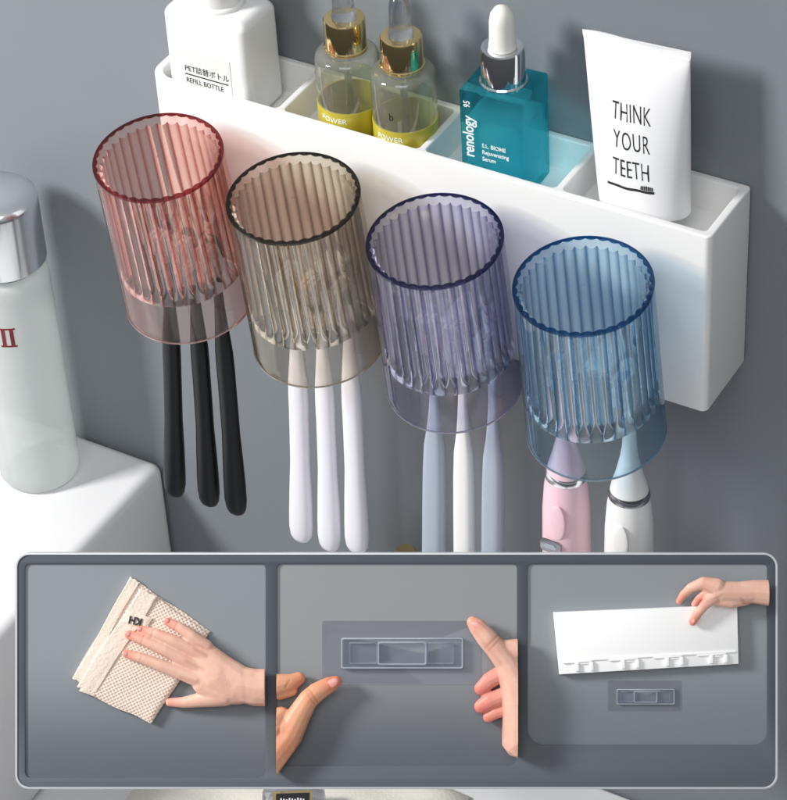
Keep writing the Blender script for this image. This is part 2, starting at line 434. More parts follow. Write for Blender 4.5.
for i, (nm, c1, ce, c2, lab) in enumerate(CUPS):
    lipm = thin_mat(nm+'_lip_glint', tuple(c*.8 for c in c1), ce, .03, 2.4, .5, 1.0, .25)  # brighter hazy ring along the lip, edge glint put into its colour
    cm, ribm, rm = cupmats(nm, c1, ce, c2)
    x = CX0+CSP*i
    base = Vector((x, CY+HC*math.sin(TILT), CZ-HC*math.cos(TILT)))
    t = empty('ribbed_cup', base, rot=(TILT, 0, 0))
    tag(t, lab, 'cup', 'ribbed cups hanging from the shelf')
    o = finish('cup_body', cup_me.copy(), cm, t, 50); o.location = (0, 0, HC*S)
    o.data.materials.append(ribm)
    ga = o.data.attributes.new('groove_shade', 'FLOAT', 'POINT')
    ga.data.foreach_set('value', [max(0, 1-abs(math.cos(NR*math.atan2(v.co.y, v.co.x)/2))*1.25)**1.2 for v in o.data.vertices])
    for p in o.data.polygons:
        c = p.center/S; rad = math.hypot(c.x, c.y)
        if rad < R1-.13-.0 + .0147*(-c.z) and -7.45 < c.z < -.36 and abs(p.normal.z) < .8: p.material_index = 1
    o = finish('rim', rim_me.copy(), rm, t, 50); o.location = (0, 0, HC*S)
    d = bmesh.new(); add_lathe(d, [(R2-.13, -HC-.03), (R2-.07, -HC-.06), (R2-.01, -HC-.03), (R2+.02, -HC+.05), (R2+.005, -HC+.10), (R2+.005, -HC-.004), (R2-.13, -HC-.004), (R2-.13, -HC-.03)], 160)
    o = obj('lip', d, lipm, t); o.location = (0, 0, HC*S)
    d = bmesh.new(); add_lathe(d, [(0, .07), (.05, .06), (.09, .02), (.10, .003), (0, .003)], 20)
    o = obj('moulding_dot', d, cm, t); o.location = (0, 0, HC*S)

# ------------------------------------------------------------------ toothbrushes
def bristles(parent, w=.45, l=2.3, z0=0, m=None, y=-.2, m2=None):
    for nmx, mm, par in (('bristles', m, 0), ('coloured_bristles', m2, 1)):
        if mm is None: continue
        bm = bmesh.new()
        for i in range(3):              # three lengthwise rows of tufts
            if m2 is not None and ((i == 1) != bool(par)): continue
            cx = (i-1)*w*.62
            for j in range(3):
                cz = z0+.05+j*l/3
                add_box(bm, (cx-.13, y-.95-(.1 if i == 1 else 0), cz), (cx+.13, y, cz+l/3-.03), .08, 2)
        obj(nmx, bm, mm, parent)

def manual_brush(x, ztop_handle, zend, m, label, group, lean, wide, flat=False):
    """hangs head up inside the cup; zend is the tip of the handle"""
    L = -zend - 6.4                                     # total length from head top (z=-6.4)
    t = empty('toothbrush', (x, -8.3, zend), rot=(0, lean, 0))
    tag(t, label, 'toothbrush', group)
    H = L
    zl = H-2.6
    bm = bmesh.new()
    pts = []
    if not flat:
        prof = [(0.0, .12), (.06, .30), (.22, .50), (.5, wide*.93), (1.1, wide*1.03), (2.2, wide*1.02), (4, wide*.95), (6, wide*.84), (8, wide*.83),
                (9.6, wide*.82), (10.8, wide*.83), (12.0, wide*.80), (13.6, wide*.62), (15.2, .30), (zl, .26)]
    else:
        prof = [(0.0, .25), (.1, .48), (.3, wide*.98), (1, wide), (4, wide), (7, wide), (9.5, wide*.96), (11.3, wide*.86), (12.8, wide*.58), (14, .28), (15.3, .22), (zl, .26)]
    for z, r in prof:
        pts.append((0, .18*math.sin(z/H*3), z, r, r*(.72 if z > .8 else .7)))
    add_sweep(bm, pts, 28, 2.2 if not flat else 2.8)
    obj('handle', bm, m, t, 60)
    bm = bmesh.new()
    add_sweep(bm, [(0, 0, zl-.05, .27, .17), (0, 0, zl+.3, .5, .2), (0, 0, zl+1.3, .58, .22), (0, 0, zl+2.2, .5, .2), (0, 0, zl+2.55, .3, .15)], 20, 2.6)
    obj('head', bm, m, t, 60)
    bristles(t, .46, 2.2, zl+.1, M['bristle'])
    return t

G1 = 'toothbrushes hanging below the cups'
manual_brush(1.0, 0, -26.8, M['black'], 'black toothbrush handle hanging nearest the left edge of the rosy cup', G1, math.radians(5.0), .66)
manual_brush(3.42, 0, -26.6, M['black'], 'black toothbrush handle hanging in the middle under the rosy cup', G1, math.radians(2.4), .66)
manual_brush(5.30, 0, -26.5, M['black'], 'black toothbrush handle hanging right of the middle one under the rosy cup', G1, math.radians(1.3), .66)
manual_brush(9.65, 0, -26.8, M['brushwhite'], 'white toothbrush handle hanging leftmost under the smoky beige cup', G1, math.radians(3.1), .70)
manual_brush(11.55, 0, -26.7, M['brushwhite'], 'white toothbrush handle hanging between two others under the smoky beige cup', G1, math.radians(2.1), .68)
manual_brush(13.40, 0, -26.1, M['brushwhite'], 'white toothbrush handle hanging rightmost under the smoky beige cup', G1, math.radians(1.5), .70)
manual_brush(18.25, 0, -27.5, M['greyblue'], 'grey-blue toothbrush with straight handle hanging on the left under the violet cup', G1, math.radians(2.5), .66, True)
manual_brush(20.25, 0, -27.3, M['creamwhite'], 'creamy white toothbrush with straight handle between two grey-blue ones', G1, math.radians(1.4), .60, True)
manual_brush(22.00, 0, -27.0, M['greyblue'], 'grey-blue toothbrush with straight handle hanging on the right under the violet cup', G1, math.radians(1.6), .62, True)

def electric_brush(x, zsh, m, label, ringm, badge):
    zend = -31.0
    t = empty('electric_toothbrush', (x, -8.1, zend))
    tag(t, label, 'electric toothbrush', G1)
    h = zsh-zend
    bm = bmesh.new()
    add_sweep(bm, [(0, 0, 0, .6, .6), (0, 0, .15, .95, .95), (0, 0, .8, 1.12, 1.12), (0, 0, 4, 1.26, 1.22), (0, 0, h-5, 1.32, 1.25), (0, 0, h-2.2, 1.28, 1.2), (0, 0, h-.7, 1.18, 1.1), (0, 0, h, 1.08, 1.0)], 40)
    obj('handle', bm, m, t, 60)
    bm = bmesh.new()
    add_sweep(bm, [(0, 0, h+.002, 1.10, 1.02), (0, 0, h+.1, 1.12, 1.04), (0, 0, h+.35, 1.09, 1.01), (0, 0, h+.45, 1.04, .97)], 40)
    obj('ring', bm, ringm, t, 60)
    top = -6.2-zend
    bm = bmesh.new()
    add_sweep(bm, [(0, 0, h+.452, 1.02, .95), (0, 0, h+.9, .92, .86), (0, 0, h+1.6, .72, .68), (0, 0, h+2.6, .50, .48), (0, 0, h+3.4, .38, .38), (0, 0, top-3, .3, .3), (0, 0, top-2.4, .5, .26), (0, 0, top-1.2, .62, .26), (0, 0, top-.3, .5, .24), (0, 0, top, .25, .15)], 32)
    obj('brush_head', bm, m, t, 60)
    bristles(t, .5, 1.9, top-2.4, M['bristle'], -.22, M['bristleblue'])
    # raised oval grip with button
    bm = bmesh.new()
    tmp = bmesh.new()
    bmesh.ops.create_uvsphere(tmp, u_segments=32, v_segments=16, radius=1)
    for v in tmp.verts: v.co = Vector((v.co.x*.45+.1, v.co.y*.09-1.21, v.co.z*1.2+h-2.3))
    merge(bm, tmp)
    obj('button', bm, m, t, 60)
    if badge:
        bm = bmesh.new(); add_prism(bm, rrect(-.62, -.45, .62, .45, .28), 0, .05, .02, mat=Matrix.Translation((-.30, -1.27, h-4.05)) @ FRONT)
        b = obj('badge', bm, M['darkmetal'], t)
        bm = bmesh.new()
        add_prism(bm, rrect(-.34, -.16, .34, .16, .15), 0, .02, 0, mat=Matrix.Translation((-.30, -1.33, h-4.05)) @ FRONT)
        obj('badge_window', bm, M['greyblue'], b)
    return t
electric_brush(26.62, -15.3, M['pink'], 'pink electric toothbrush with a dark badge hanging under the blue cup', M['satin'], True)
electric_brush(30.28, -15.2, M['creamwhite'], 'white electric toothbrush with a dark metal ring hanging under the blue cup', M['darkmetal'], False)

# ------------------------------------------------------------------ things in the shelf
def front_text(parent, name, s, size, x, y, z, m, sx=1, align='LEFT', bold=0, fn=None, spacing=1.0, rot=0, shear=0):
    bm = text_bm(s, size, sx, .006, align, bold, spacing, shear)
    if rot: bmesh.ops.rotate(bm, verts=bm.verts, cent=(0, 0, 0), matrix=Matrix.Rotation(rot, 3, 'Z'))
    bm.transform(Matrix.Translation((x, y, z)) @ FRONT)
    if fn:
        for v in bm.verts: v.co = fn(v.co)
    return obj(name, bm, m, parent, smooth=False)

FZ = FL+.01
# white refill bottle
t = empty('refill_bottle', (3.6, -2.5, FZ)); h = 4.25-FZ
tag(t, 'square white refill bottle with a small printed label in the first compartment', 'bottle')
bm = bmesh.new(); add_box(bm, (-2.6, -1.7, 0), (2.6, 1.65, h), .5, 6)
for v in bm.verts:
    if v.co.z > h-.6: 
        k = 1-.05*(v.co.z-(h-.6))/.6; v.co.x *= k; v.co.y *= k
obj('bottle_body', bm, M['white'], t)
bm = bmesh.new(); add_lathe(bm, [(0, h-.05), (1.42, h-.05), (1.42, h+.12), (1.34, h+.22), (1.25, h+.24), (1.25, h+2.6), (1.15, h+2.7), (0, h+2.7)], 64)
obj('cap', bm, M['white'], t)
bm = bmesh.new(); add_prism(bm, rrect(-1.55, 0, 1.5, 2.95, .03), 0, .02, 0, mat=Matrix.Translation((0, -1.7, .85)) @ FRONT)
lb = obj('label', bm, M['label'], t, smooth=False)
zz = -FZ
front_text(lb, 'lettering', 'PET詰替ボトル', .46, -1.40, -1.73, zz+.62, M['ink'], .92, spacing=1.0)
front_text(lb, 'lettering', 'REFILL BOTTLE', .42, -1.38, -1.73, zz-.10, M['ink'], .84)
bm = bmesh.new(); add_box(bm, (-1.40, -1.735, zz+.37), (1.30, -1.72, zz+.44)); obj('printed_line', bm, M['ink'], lb, smooth=False)

# the two serum bottles with gold caps
def serum(x, y, lab, word):
    t = empty('serum_bottle', (x, y, FZ)); tag(t, lab, 'dropper bottle', 'gold-capped serum bottles')
    h = 3.55-FZ
    bm = bmesh.new()
    add_lathe(bm, [(0, 0), (1.4, 0), (1.6, .08), (1.68, .25), (1.68, h-.45), (1.62, h-.2), (1.45, h-.05), (1.1, h), (1.02, h+.2), (0, h+.2)], 72)
    obj('glass_body', bm, M['serum'], t)
    bm = bmesh.new(); add_lathe(bm, [(1.55, .06), (1.70, .26), (1.71, 2.45), (1.70, 2.52), (1.60, 2.52), (1.60, .2)], 72)
    bd = obj('yellow_band', bm, M['band'], t)
    bm = bmesh.new(); add_lathe(bm, [(0, .15), (1.45, .15), (1.5, .3), (1.5, 3.7), (0, 3.7)], 48)
    obj('liquid', bm, M['paleserum'], t)
    bm = bmesh.new(); add_lathe(bm, [(0, .6), (.16, .6), (.2, 1.2), (.2, h+.1), (0, h+.1)], 16)
    obj('pipette', bm, M['clearbulb'], t)
    c0 = h+.12
    bm = bmesh.new(); add_lathe(bm, [(0, c0), (1.13, c0), (1.15, c0+.05), (1.15, c0+.16), (1.09, c0+.2), (1.08, c0+1.72), (1.03, c0+1.8), (.95, c0+1.82), (0, c0+1.82)], 72)
    obj('cap', bm, M['gold'], t)
    bm = bmesh.new(); add_lathe(bm, [(0, c0+1.83), (.64, c0+1.83), (.66, c0+1.95), (.60, c0+2.1), (.56, c0+2.3), (.54, c0+3.6), (.46, c0+3.95), (.28, c0+4.15), (0, c0+4.22)], 40)
    obj('dropper_bulb', bm, M['clearbulb'], t)
    def wrap(R, a0):
        def fn(co):
            a = a0 + co.x/R; return Vector((math.sin(a)*(R - co.y), -math.cos(a)*(R - co.y), co.z))
        return fn
    front_text(bd, 'lettering', word, .42, 0, 0, 1.95, M['inkwhite'], 1, 'CENTER', fn=wrap(1.72, .0), spacing=1.05)
    if word == 'POWER' and x > 12: front_text(t, 'lettering', 'b', .62, 0, 0, 3.25, M['ink'], .9, 'CENTER', fn=wrap(1.69, .10))
    return t
serum(11.4, -2.65, 'gold-capped serum dropper bottle next to the white refill bottle', 'POWER')
serum(14.85, -2.85, 'gold-capped serum dropper bottle next to the teal square bottle', 'POWER')

# teal square bottle
t = empty('teal_dropper_bottle', (20.55, -2.62, FZ), rz=math.radians(3)); h = 4.2-FZ
tag(t, 'square teal glass dropper bottle with silver collar and white bulb', 'dropper bottle')
bm = bmesh.new(); add_box(bm, (-1.75, -1.55, 0), (1.75, 1.55, h), .12, 3)
gb = obj('glass_body', bm, M['teal'], t)
bm = bmesh.new(); add_box(bm, (-1.55, -1.35, .3), (1.55, 1.35, h-1.7), .2, 3)
obj('liquid', bm, M['tealliquid'], t)
bm = bmesh.new(); add_lathe(bm, [(0, h+.004), (1.22, h+.004), (1.22, h+.12), (1.13, h+.2), (1.12, h+1.95), (1.06, h+2.05), (.95, h+2.07), (.75, h+2.0), (0, h+2.0)], 72)
obj('collar', bm, M['chrome'], t)
bm = bmesh.new(); add_lathe(bm, [(0, h+2.01), (.70, h+2.01), (.70, h+2.2), (.66, h+2.4), (.64, h+3.5), (.56, h+3.95), (.36, h+4.25), (.15, h+4.36), (0, h+4.38)], 48)
obj('dropper_bulb', bm, M['bulb'], t)
front_text(gb, 'lettering', 'renology', .86, -1.0, -1.565, 2.20, M['inkwhite'], .80, 'LEFT', .016, rot=PI/2)
front_text(gb, 'lettering', '95', .5, -1.15, -1.565, 5.15, M['inkwhite'], .8, 'LEFT', .008, rot=PI/2)
for k, s in enumerate(('S.L. BIOME', 'Rejuvenating', 'Serum')):
    front_text(gb, 'lettering', s, .34, -.55, -1.565, 2.95-k*.4, M['inkwhite'], .85, 'LEFT', .004)

# tube
t = empty('squeeze_tube', (28.35, -2.45, FZ), rot=(0, math.radians(-3.2), 0)); H = 8.45-FZ
tag(t, 'white squeeze tube standing on its cap with hand-drawn black lettering', 'tube')
def tube_sec(z):
    k = z/H
    hw = 2.42 + (2.86-2.42)*k
    if k > .955: hw += .03
    th = 1.25*max(0., (1-(k/.955)**2.2))**.62 + .06 if k < .955 else .06
    return hw, th
bm = bmesh.new(); rings = []
SEG = 64
for k in range(41):
    z = .9 + (H-.9)*k/40
    hw, th = tube_sec(z)
    pw = 2.0
    ring = []
    for j in range(SEG):
        a = 2*PI*j/SEG; ca, sa = math.cos(a), math.sin(a)
        ring.append(bm.verts.new((hw*(abs(ca)**.9)*(1 if ca >= 0 else -1), th*sa, z - .10*math.sin(3.1*ca+.5)*(z/H)**6)))
    rings.append(ring)
for a, b in zip(rings, rings[1:]):
    for k in range(SEG):
        k2 = (k+1) % SEG; bm.faces.new((a[k], a[k2], b[k2], b[k]))
bm.faces.new(rings[0][::-1]); bm.faces.new(rings[-1])
tb = obj('tube_body', bm, M['tube'], t, 35)
bm = bmesh.new(); add_lathe(bm, [(0, 0), (1.15, 0), (1.2, .1), (1.2, .9), (0, .9)], 48)
obj('cap', bm, M['white'], t)
bm = bmesh.new()
add_box(bm, (-2.80, -.083, H-.50), (2.80, .083, H-.44), .01, 1)
obj('crimp_line', bm, M['tube'], t)
def onto(co):
    hw, th = tube_sec(co.z); u = max(-.98, min(.98, co.x/hw))
    co = co.copy(); co.x += .022*math.sin(co.z*4.1+co.x*2); co.z += .02*math.sin(co.x*5.3)
    return Vector((co.x, -th*math.sqrt(1-abs(u)**2.2)-.012+co.y, co.z))
zt = -FZ
front_text(tb, 'lettering', 'THINK', 1.42, -.0, 0, zt+4.42, M['ink'], .47, 'CENTER', -.012, fn=onto, spacing=1.06)
front_text(tb, 'lettering', 'YOUR', 1.42, -.0, 0, zt+2.88, M['ink'], .48, 'CENTER', -.012, fn=onto, spacing=1.12)
front_text(tb, 'lettering', 'TEETH', 1.42, -.05, 0, zt+1.32, M['ink'], .47, 'CENTER', -.012, fn=onto, spacing=1.06)
bm = bmesh.new()
for k in range(24):
    x0 = -1.45+2.6*k/24; add_box(bm, (x0, -.012, zt+.62), (x0+.112, 0, zt+.76))
for k in range(7):
    x0 = .48+.09*k; add_box(bm, (x0, -.012, zt+.79), (x0+.055, 0, zt+1.06-.02*abs(k-3)))
for v in bm.verts: v.co = onto(v.co)
obj('toothbrush_drawing', bm, M['ink'], tb, smooth=False)

# ------------------------------------------------------------------ frosted bottle on the ledge
t = empty('lotion_bottle', (-12.55, -4.2, -33.39)); 
tag(t, 'tall frosted glass lotion bottle with silver domed cap on the white ledge', 'bottle')
bm = bmesh.new()
add_lathe(bm, [(0, 0), (2.1, 0), (2.35, .12), (2.5, .45), (2.52, 1), (2.52, 15.1), (2.46, 15.7), (2.2, 16.1), (1.9, 16.2), (0, 16.2)], 96)
gb = obj('glass_body', bm, M['frostcol'], t)
bm = bmesh.new()
add_lathe(bm, [(0, 16.22), (2.0, 16.22), (2.06, 16.4), (2.0, 16.6), (0, 16.6)], 64)
obj('neck', bm, M['frost'], t)
bm = bmesh.new()
add_lathe(bm, [(0, 16.62), (2.44, 16.62), (2.52, 16.7), (2.52, 20.8), (2.44, 21.1), (2.2, 21.3), (1.7, 21.46), (.9, 21.56), (0, 21.6)], 96)
obj('cap', bm, M['satin'], t)
def wrapb(co):
    a = co.x/2.52; return Vector((math.sin(a)*(2.53-co.y), -math.cos(a)*(2.53-co.y), co.z))
front_text(gb, 'lettering', 'SK-', 1.9, .62, 0, 11.9, M['inkred'], .8, 'RIGHT', .02, fn=wrapb)
bm = bmesh.new()
for (a, b, c_, d) in ((.87, .10, 1.11, 1.30), (1.37, .10, 1.61, 1.30), (.75, 0, 1.73, .12), (.75, 1.28, 1.73, 1.40)):
    for k in range(6): add_box(bm, (a+(c_-a)*k/6, -.01, 11.9+b), (a+(c_-a)*(k+1)/6, 0, 11.9+d))
for v in bm.verts: v.co = wrapb(v.co)
obj('numeral', bm, M['inkred'], gb, smooth=False)

# ------------------------------------------------------------------ things on the lower counter, seen past the board
t = empty('folded_towel', (8.5, -12.5, -47.99), rz=math.radians(2))
tag(t, 'beige folded towel lying on the white counter below the board', 'towel')
bm = bmesh.new()
random.seed(3)
for k in range(2):
    tmp = bmesh.new(); bmesh.ops.create_grid(tmp, x_segments=60, y_segments=40, size=1)
    merge(bm, tmp, Matrix.Translation((0, 0, 0)) if False else Matrix.Identity(4)); break
for v in bm.verts:
    u, w = v.co.x, v.co.y
    e = max(abs(u)**8, abs(w)**8)
    v.co = Vector((u*9.6, w*7.5, .95*(1-e)+.12*math.sin(u*7+w*2)+.08*math.sin(w*13+u*3)+.2))
bmesh.ops.solidify(bm, geom=bm.faces[:], thickness=.2)
obj('towel_cloth', bm, M['terry'], t)
t = empty('flat_bottle', (10.84, -13.85, -46.62), rz=math.radians(30))
tag(t, 'clear flat bottle with gold-edged black label lying on the beige towel', 'bottle')
bm = bmesh.new(); add_box(bm, (-1.9, -4.5, 0), (1.9, 3.6, 1.5), .35, 4); gb = obj('glass_body', bm, M['clearbulb'], t)
bm = bmesh.new(); add_box(bm, (-1.2, -4.2, 1.505), (1.2, 3.0, 1.53)); lb = obj('label', bm, M['gold'], t, smooth=False)
bm = bmesh.new(); add_box(bm, (-1.02, -4.0, 1.532), (1.02, 2.8, 1.545)); obj('label_panel', bm, M['ink'], lb, smooth=False)
bm = bmesh.new()
for k in range(9): add_box(bm, (-.75+.17*k, 2.0+.06*(k % 2), 1.55), (-.66+.17*k, 2.4-.05*(k % 3), 1.56))
obj('lettering', bm, M['inkwhite'], lb, smooth=False)
# tall bottle whose gold cap shows above the board
t = empty('perfume_bottle', (12.74, -2.2, -47.99)); tag(t, 'slim bottle with a gold cap peeking above the board below the violet cup', 'bottle')
bm = bmesh.new(); add_lathe(bm, [(0, 0), (1.7, 0), (1.8, .2), (1.8, 13.0), (1.4, 14.2), (.7, 14.6), (0, 14.6)], 48); obj('glass_body', bm, M['frost'], t)
bm = bmesh.new(); add_lathe(bm, [(0, 14.62), (.62, 14.62), (.64, 16.6), (.55, 16.7), (0, 16.7)], 40); obj('cap', bm, M['gold'], t)

# ------------------------------------------------------------------ display board (in front of the shelf, square to the viewer's line of sight)
f_ = 2841.915
fwd = Vector((-0.4101466, 0.65006816, -0.63968051)); rgt = Vector((0.86594639, 0.4976857, -0.04945491)); upv = Vector((-0.28621078, 0.57421279, 0.76704828))
CAM = Vector((78.399, -106.478, 82.819))
BP = Vector((19.64, -23.41, -22.93))     # board centre, replaced below by its measured position
DIST = 144.0
BP = CAM + (fwd + rgt*((396.5-393.5)/f_) - upv*((671-400)/f_))*DIST
rotm = Matrix((rgt, upv, -fwd)).transposed()
board = empty('display_board', BP, rot=rotm.to_euler())
tag(board, 'wide slate display board with pale edge and three inset panels in front of the shelf', 'display board')
K = f_/DIST
def q(px, py, h=0): return Vector(((px-396.5)/K, -(py-671)/K, h))
def q2(px, py): v = q(px, py); return (v.x, v.y)
def rr_px(x0, y0, x1, y1, r):   # r: TL, TR, BR, BL in px
    rs = r if isinstance(r, tuple) else (r,)*4
    a = q2(x0, y1); b = q2(x1, y0)
    return rrect(a[0], a[1], b[0], b[1], (rs[3]/K, rs[2]/K, rs[1]/K, rs[0]/K), 7)
TD = .09
TILES = [(25, 564, 265.5, 778, (5, 5, 6, 6)), (277, 564, 517, 766, (5, 5, 8, 8)), (527.5, 564, 767, 745, (5, 5, 14, 16))]
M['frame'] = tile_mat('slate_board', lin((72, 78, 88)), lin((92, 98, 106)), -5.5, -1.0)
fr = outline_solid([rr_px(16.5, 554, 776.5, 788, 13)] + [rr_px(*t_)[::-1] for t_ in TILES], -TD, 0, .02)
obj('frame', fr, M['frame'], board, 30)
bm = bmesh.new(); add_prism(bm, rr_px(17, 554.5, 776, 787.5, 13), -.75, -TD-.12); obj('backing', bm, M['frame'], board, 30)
tr = outline_solid([rr_px(15.3, 552.8, 777.7, 789.2, 14), rr_px(17.4, 554.9, 775.6, 787.1, 12.2)[::-1]], -.75, .05, .01)
obj('edge_trim', tr, M['trim'], board, 30)
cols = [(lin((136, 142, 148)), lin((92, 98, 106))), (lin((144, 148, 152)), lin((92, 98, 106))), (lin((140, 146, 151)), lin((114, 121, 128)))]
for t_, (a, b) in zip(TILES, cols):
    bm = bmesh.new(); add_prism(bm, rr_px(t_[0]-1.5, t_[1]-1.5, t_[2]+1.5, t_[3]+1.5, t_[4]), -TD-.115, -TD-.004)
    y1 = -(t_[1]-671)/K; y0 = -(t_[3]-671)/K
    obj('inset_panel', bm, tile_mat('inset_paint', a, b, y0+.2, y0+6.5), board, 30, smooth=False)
# two arms that hold the board off the wall, square to its back
for px in (230, 560):
    o_ = BP + rgt*((px-396.5)/K); L = (-1.0 - o_.y)/fwd.y
    bm = bmesh.new(); a = q(px, 671)
    add_lathe(bm, [(0, 0), (.5, 0), (.5, L-1), (0, L-1)], 24, mat=Matrix.Translation((a.x, 0, -.75)) @ Matrix.Rotation(PI, 4, 'X'))
    obj('wall_arm', bm, M['satin'], board)
T0 = -TD-.004           # surface of the inset panels

# ---------- hands
def hand(name, label, chains, m, flush, nails, T0h=T0, vox=.045, iters=9, clip=None, loc=(400, 671), crease=()):
    """chains: lists of (px, py, h_px, r_px, flat) ; joined into one skin"""
    src = bmesh.new()
    for ch in chains:
        for (a, b) in zip(ch, ch[1:]):
            A = q(a[0], a[1], a[2]/K); B = q(b[0], b[1], b[2]/K)
            n = max(2, int((B-A).length/(.10)))
            for k in range(n+1):
                t_ = k/n; p = A.lerp(B, t_); r = (a[3]*(1-t_)+b[3]*t_)/K
                fl = (a[4] if len(a) > 4 else .8)*(1-t_) + (b[4] if len(b) > 4 else .8)*t_
                tmp = bmesh.new(); bmesh.ops.create_icosphere(tmp, subdivisions=2, radius=r)
                for v in tmp.verts: v.co.z *= fl
                tmp.transform(Matrix.Translation(p)); merge(src, tmp)
    me = bpy.data.meshes.new('tmp')
    for v in src.verts: v.co *= 1.0
    src.to_mesh(me); src.free()
    o = bpy.data.objects.new('tmp', me); COL.objects.link(o)
    md = o.modifiers.new('r', 'REMESH'); md.mode = 'VOXEL'; md.voxel_size = vox; md.use_smooth_shade = True
    sm = o.modifiers.new('s', 'SMOOTH'); sm.factor = .5; sm.iterations = iters
    bpy.context.view_layer.update()
    dg = bpy.context.evaluated_depsgraph_get()
    me2 = bpy.data.meshes.new_from_object(o.evaluated_get(dg))
    bpy.data.objects.remove(o); bpy.data.meshes.remove(me)
    bm = bmesh.new(); bm.from_mesh(me2); bpy.data.meshes.remove(me2)
    if clip:   # end the arm flush with the panel opening
        for (px, sgn) in clip:
            x = q(px, 0).x
            bmesh.ops.bisect_plane(bm, geom=bm.verts[:]+bm.edges[:]+bm.faces[:], plane_co=(x, 0, 0), plane_no=(sgn, 0, 0), clear_outer=True)
            bmesh.ops.holes_fill(bm, edges=[e for e in bm.edges if e.is_boundary])
    # keep everything just above the panel surface
    for v in bm.verts:
        if v.co.z < .012-0: v.co.z = .012
    c0 = q(*loc)
    fl = []
    for v in bm.verts:
        s = 0
        for (px, py, rad, w) in flush:
            d = (Vector((v.co.x, v.co.y)) - Vector(q2(px, py))).length*K
            s = max(s, w*max(0, 1-d/rad))
        fl.append(s)
    cz = []
    for v in bm.verts:
        s = 0
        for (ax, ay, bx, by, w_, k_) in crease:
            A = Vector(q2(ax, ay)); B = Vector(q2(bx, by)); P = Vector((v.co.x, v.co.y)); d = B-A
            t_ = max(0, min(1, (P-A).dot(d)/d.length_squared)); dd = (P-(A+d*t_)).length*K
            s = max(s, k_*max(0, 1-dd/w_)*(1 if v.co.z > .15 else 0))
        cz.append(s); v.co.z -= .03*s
    for v in bm.verts: v.co = (v.co-Vector((c0.x, c0.y, 0)))*S
    bm.normal_update(); me = bpy.data.meshes.new(name); bm.to_mesh(me); bm.free()
    at = me.attributes.new('flush', 'FLOAT', 'POINT'); at.data.foreach_set('value', fl)
    at = me.attributes.new('crease', 'FLOAT', 'POINT'); at.data.foreach_set('value', cz)
    ho = finish(name, me, m, None, 180)
    ho.matrix_world = board_mw @ Matrix.Translation((c0.x*S, c0.y*S, (T0h)*S))
    tag(ho, label, 'hand')
    for (px, py, h, ang, a, b) in nails:
        tmp = bmesh.new(); bmesh.ops.create_uvsphere(tmp, u_segments=20, v_segments=10, radius=1)
        for v in tmp.verts: v.co = Vector((v.co.x*a/K, v.co.y*b/K, v.co.z*1.3/K))
        tmp.transform(Matrix.Translation(q(px, py, h/K)-Vector((c0.x, c0.y, 0))) @ Matrix.Rotation(math.radians(ang), 4, 'Z'))
        obj('fingernail', tmp, M['nail'], ho)
    return ho
bpy.context.view_layer.update()
board_mw = Matrix.Translation(BP*S) @ rotm.to_4x4()
def on_board(name, bm, m, label=None, cat=None, parent=None, h=T0, c=(400, 671), angle=40, smooth=True, group=None):
    c0 = q(*c)
    if parent is None:
        bmesh.ops.translate(bm, verts=bm.verts, vec=(-c0.x, -c0.y, 0))
        o = obj(name, bm, m, None, angle, smooth)
        o.matrix_world = board_mw @ Matrix.Translation((c0.x*S, c0.y*S, h*S))
        tag(o, label, cat, group)
    else:
        bmesh.ops.translate(bm, verts=bm.verts, vec=(-c0.x, -c0.y, 0))
        o = obj(name, bm, m, parent, angle, smooth)
    return o

# ---------- first inset: towel and wiping hand
def cloth_bm(poly, z0, z1, wob=.03, bev=.08, n=26, seed=1):
    """a quilted quad between four corners given in board pixels, thick and softly uneven"""
    rnd = random.Random(seed); ph = [rnd.random()*6 for _ in range(6)]
    A, B, C_, D = [q(*p) for p in poly]
    bm = bmesh.new(); g = []
    for i in range(n+1):
        row = []
        for j in range(n+1):
            u, w = i/n, j/n
            p = A.lerp(B, u).lerp(D.lerp(C_, u), w)
            e = min(u, 1-u, w, 1-w)
            z = z1 - (max(0, 1-e/.05))**2*(z1-z0)*.55 + wob*(math.sin(u*6+ph[0]+w*3)+.6*math.sin(w*9+ph[1])+.4*math.sin((u+w)*14+ph[2]))
            off = .035*math.sin(u*11+ph[3]) if w in (0, 1) else 0
            p = p + Vector((.04*math.sin(w*7+ph[4]), off, 0)); p.z = z
            row.append(bm.verts.new(p))
        g.append(row)
    top = []
    for i in range(n):
        for j in range(n): top.append(bm.faces.new((g[i][j], g[i+1][j], g[i+1][j+1], g[i][j+1])))
    edge = [e for e in bm.edges if e.is_boundary]
    r = bmesh.ops.extrude_edge_only(bm, edges=edge)
    for v in [x for x in r['geom'] if isinstance(x, bmesh.types.BMVert)]: v.co.z = z0
    return bm
tw = on_board('cleaning_cloth', cloth_bm([(131, 577), (211, 631), (153, 722), (73, 678)], .0, .22, .012, seed=2), M['weave'],
              'folded cream open-weave cloth under the wiping hand on the left inset', 'cloth', c=(140, 650))
on_board('upper_fold', cloth_bm([(150, 592), (209, 634), (152, 723), (80, 690)], .2, .40, .014, seed=5), M['weave'], parent=tw, c=(140, 650))
on_board('hem', cloth_bm([(141, 588), (158, 597), (95, 696), (77, 686)], .3, .47, .008, seed=9, n=16), M['hem'], parent=tw, c=(140, 650))
on_board('hem', cloth_bm([(131, 577), (140, 583), (82, 683), (73, 678)], .1, .30, .006, seed=11, n=16), M['hem'], parent=tw, c=(140, 650))
bm = cloth_bm([(128, 611), (152, 617), (149, 629), (122, 623)], .44, .52, .003, seed=4, n=8)
tg = on_board('woven_tag', bm, M['hem'], parent=tw, c=(140, 650))
tx = text_bm('KH', .52, .95, .02, 'CENTER', .02)
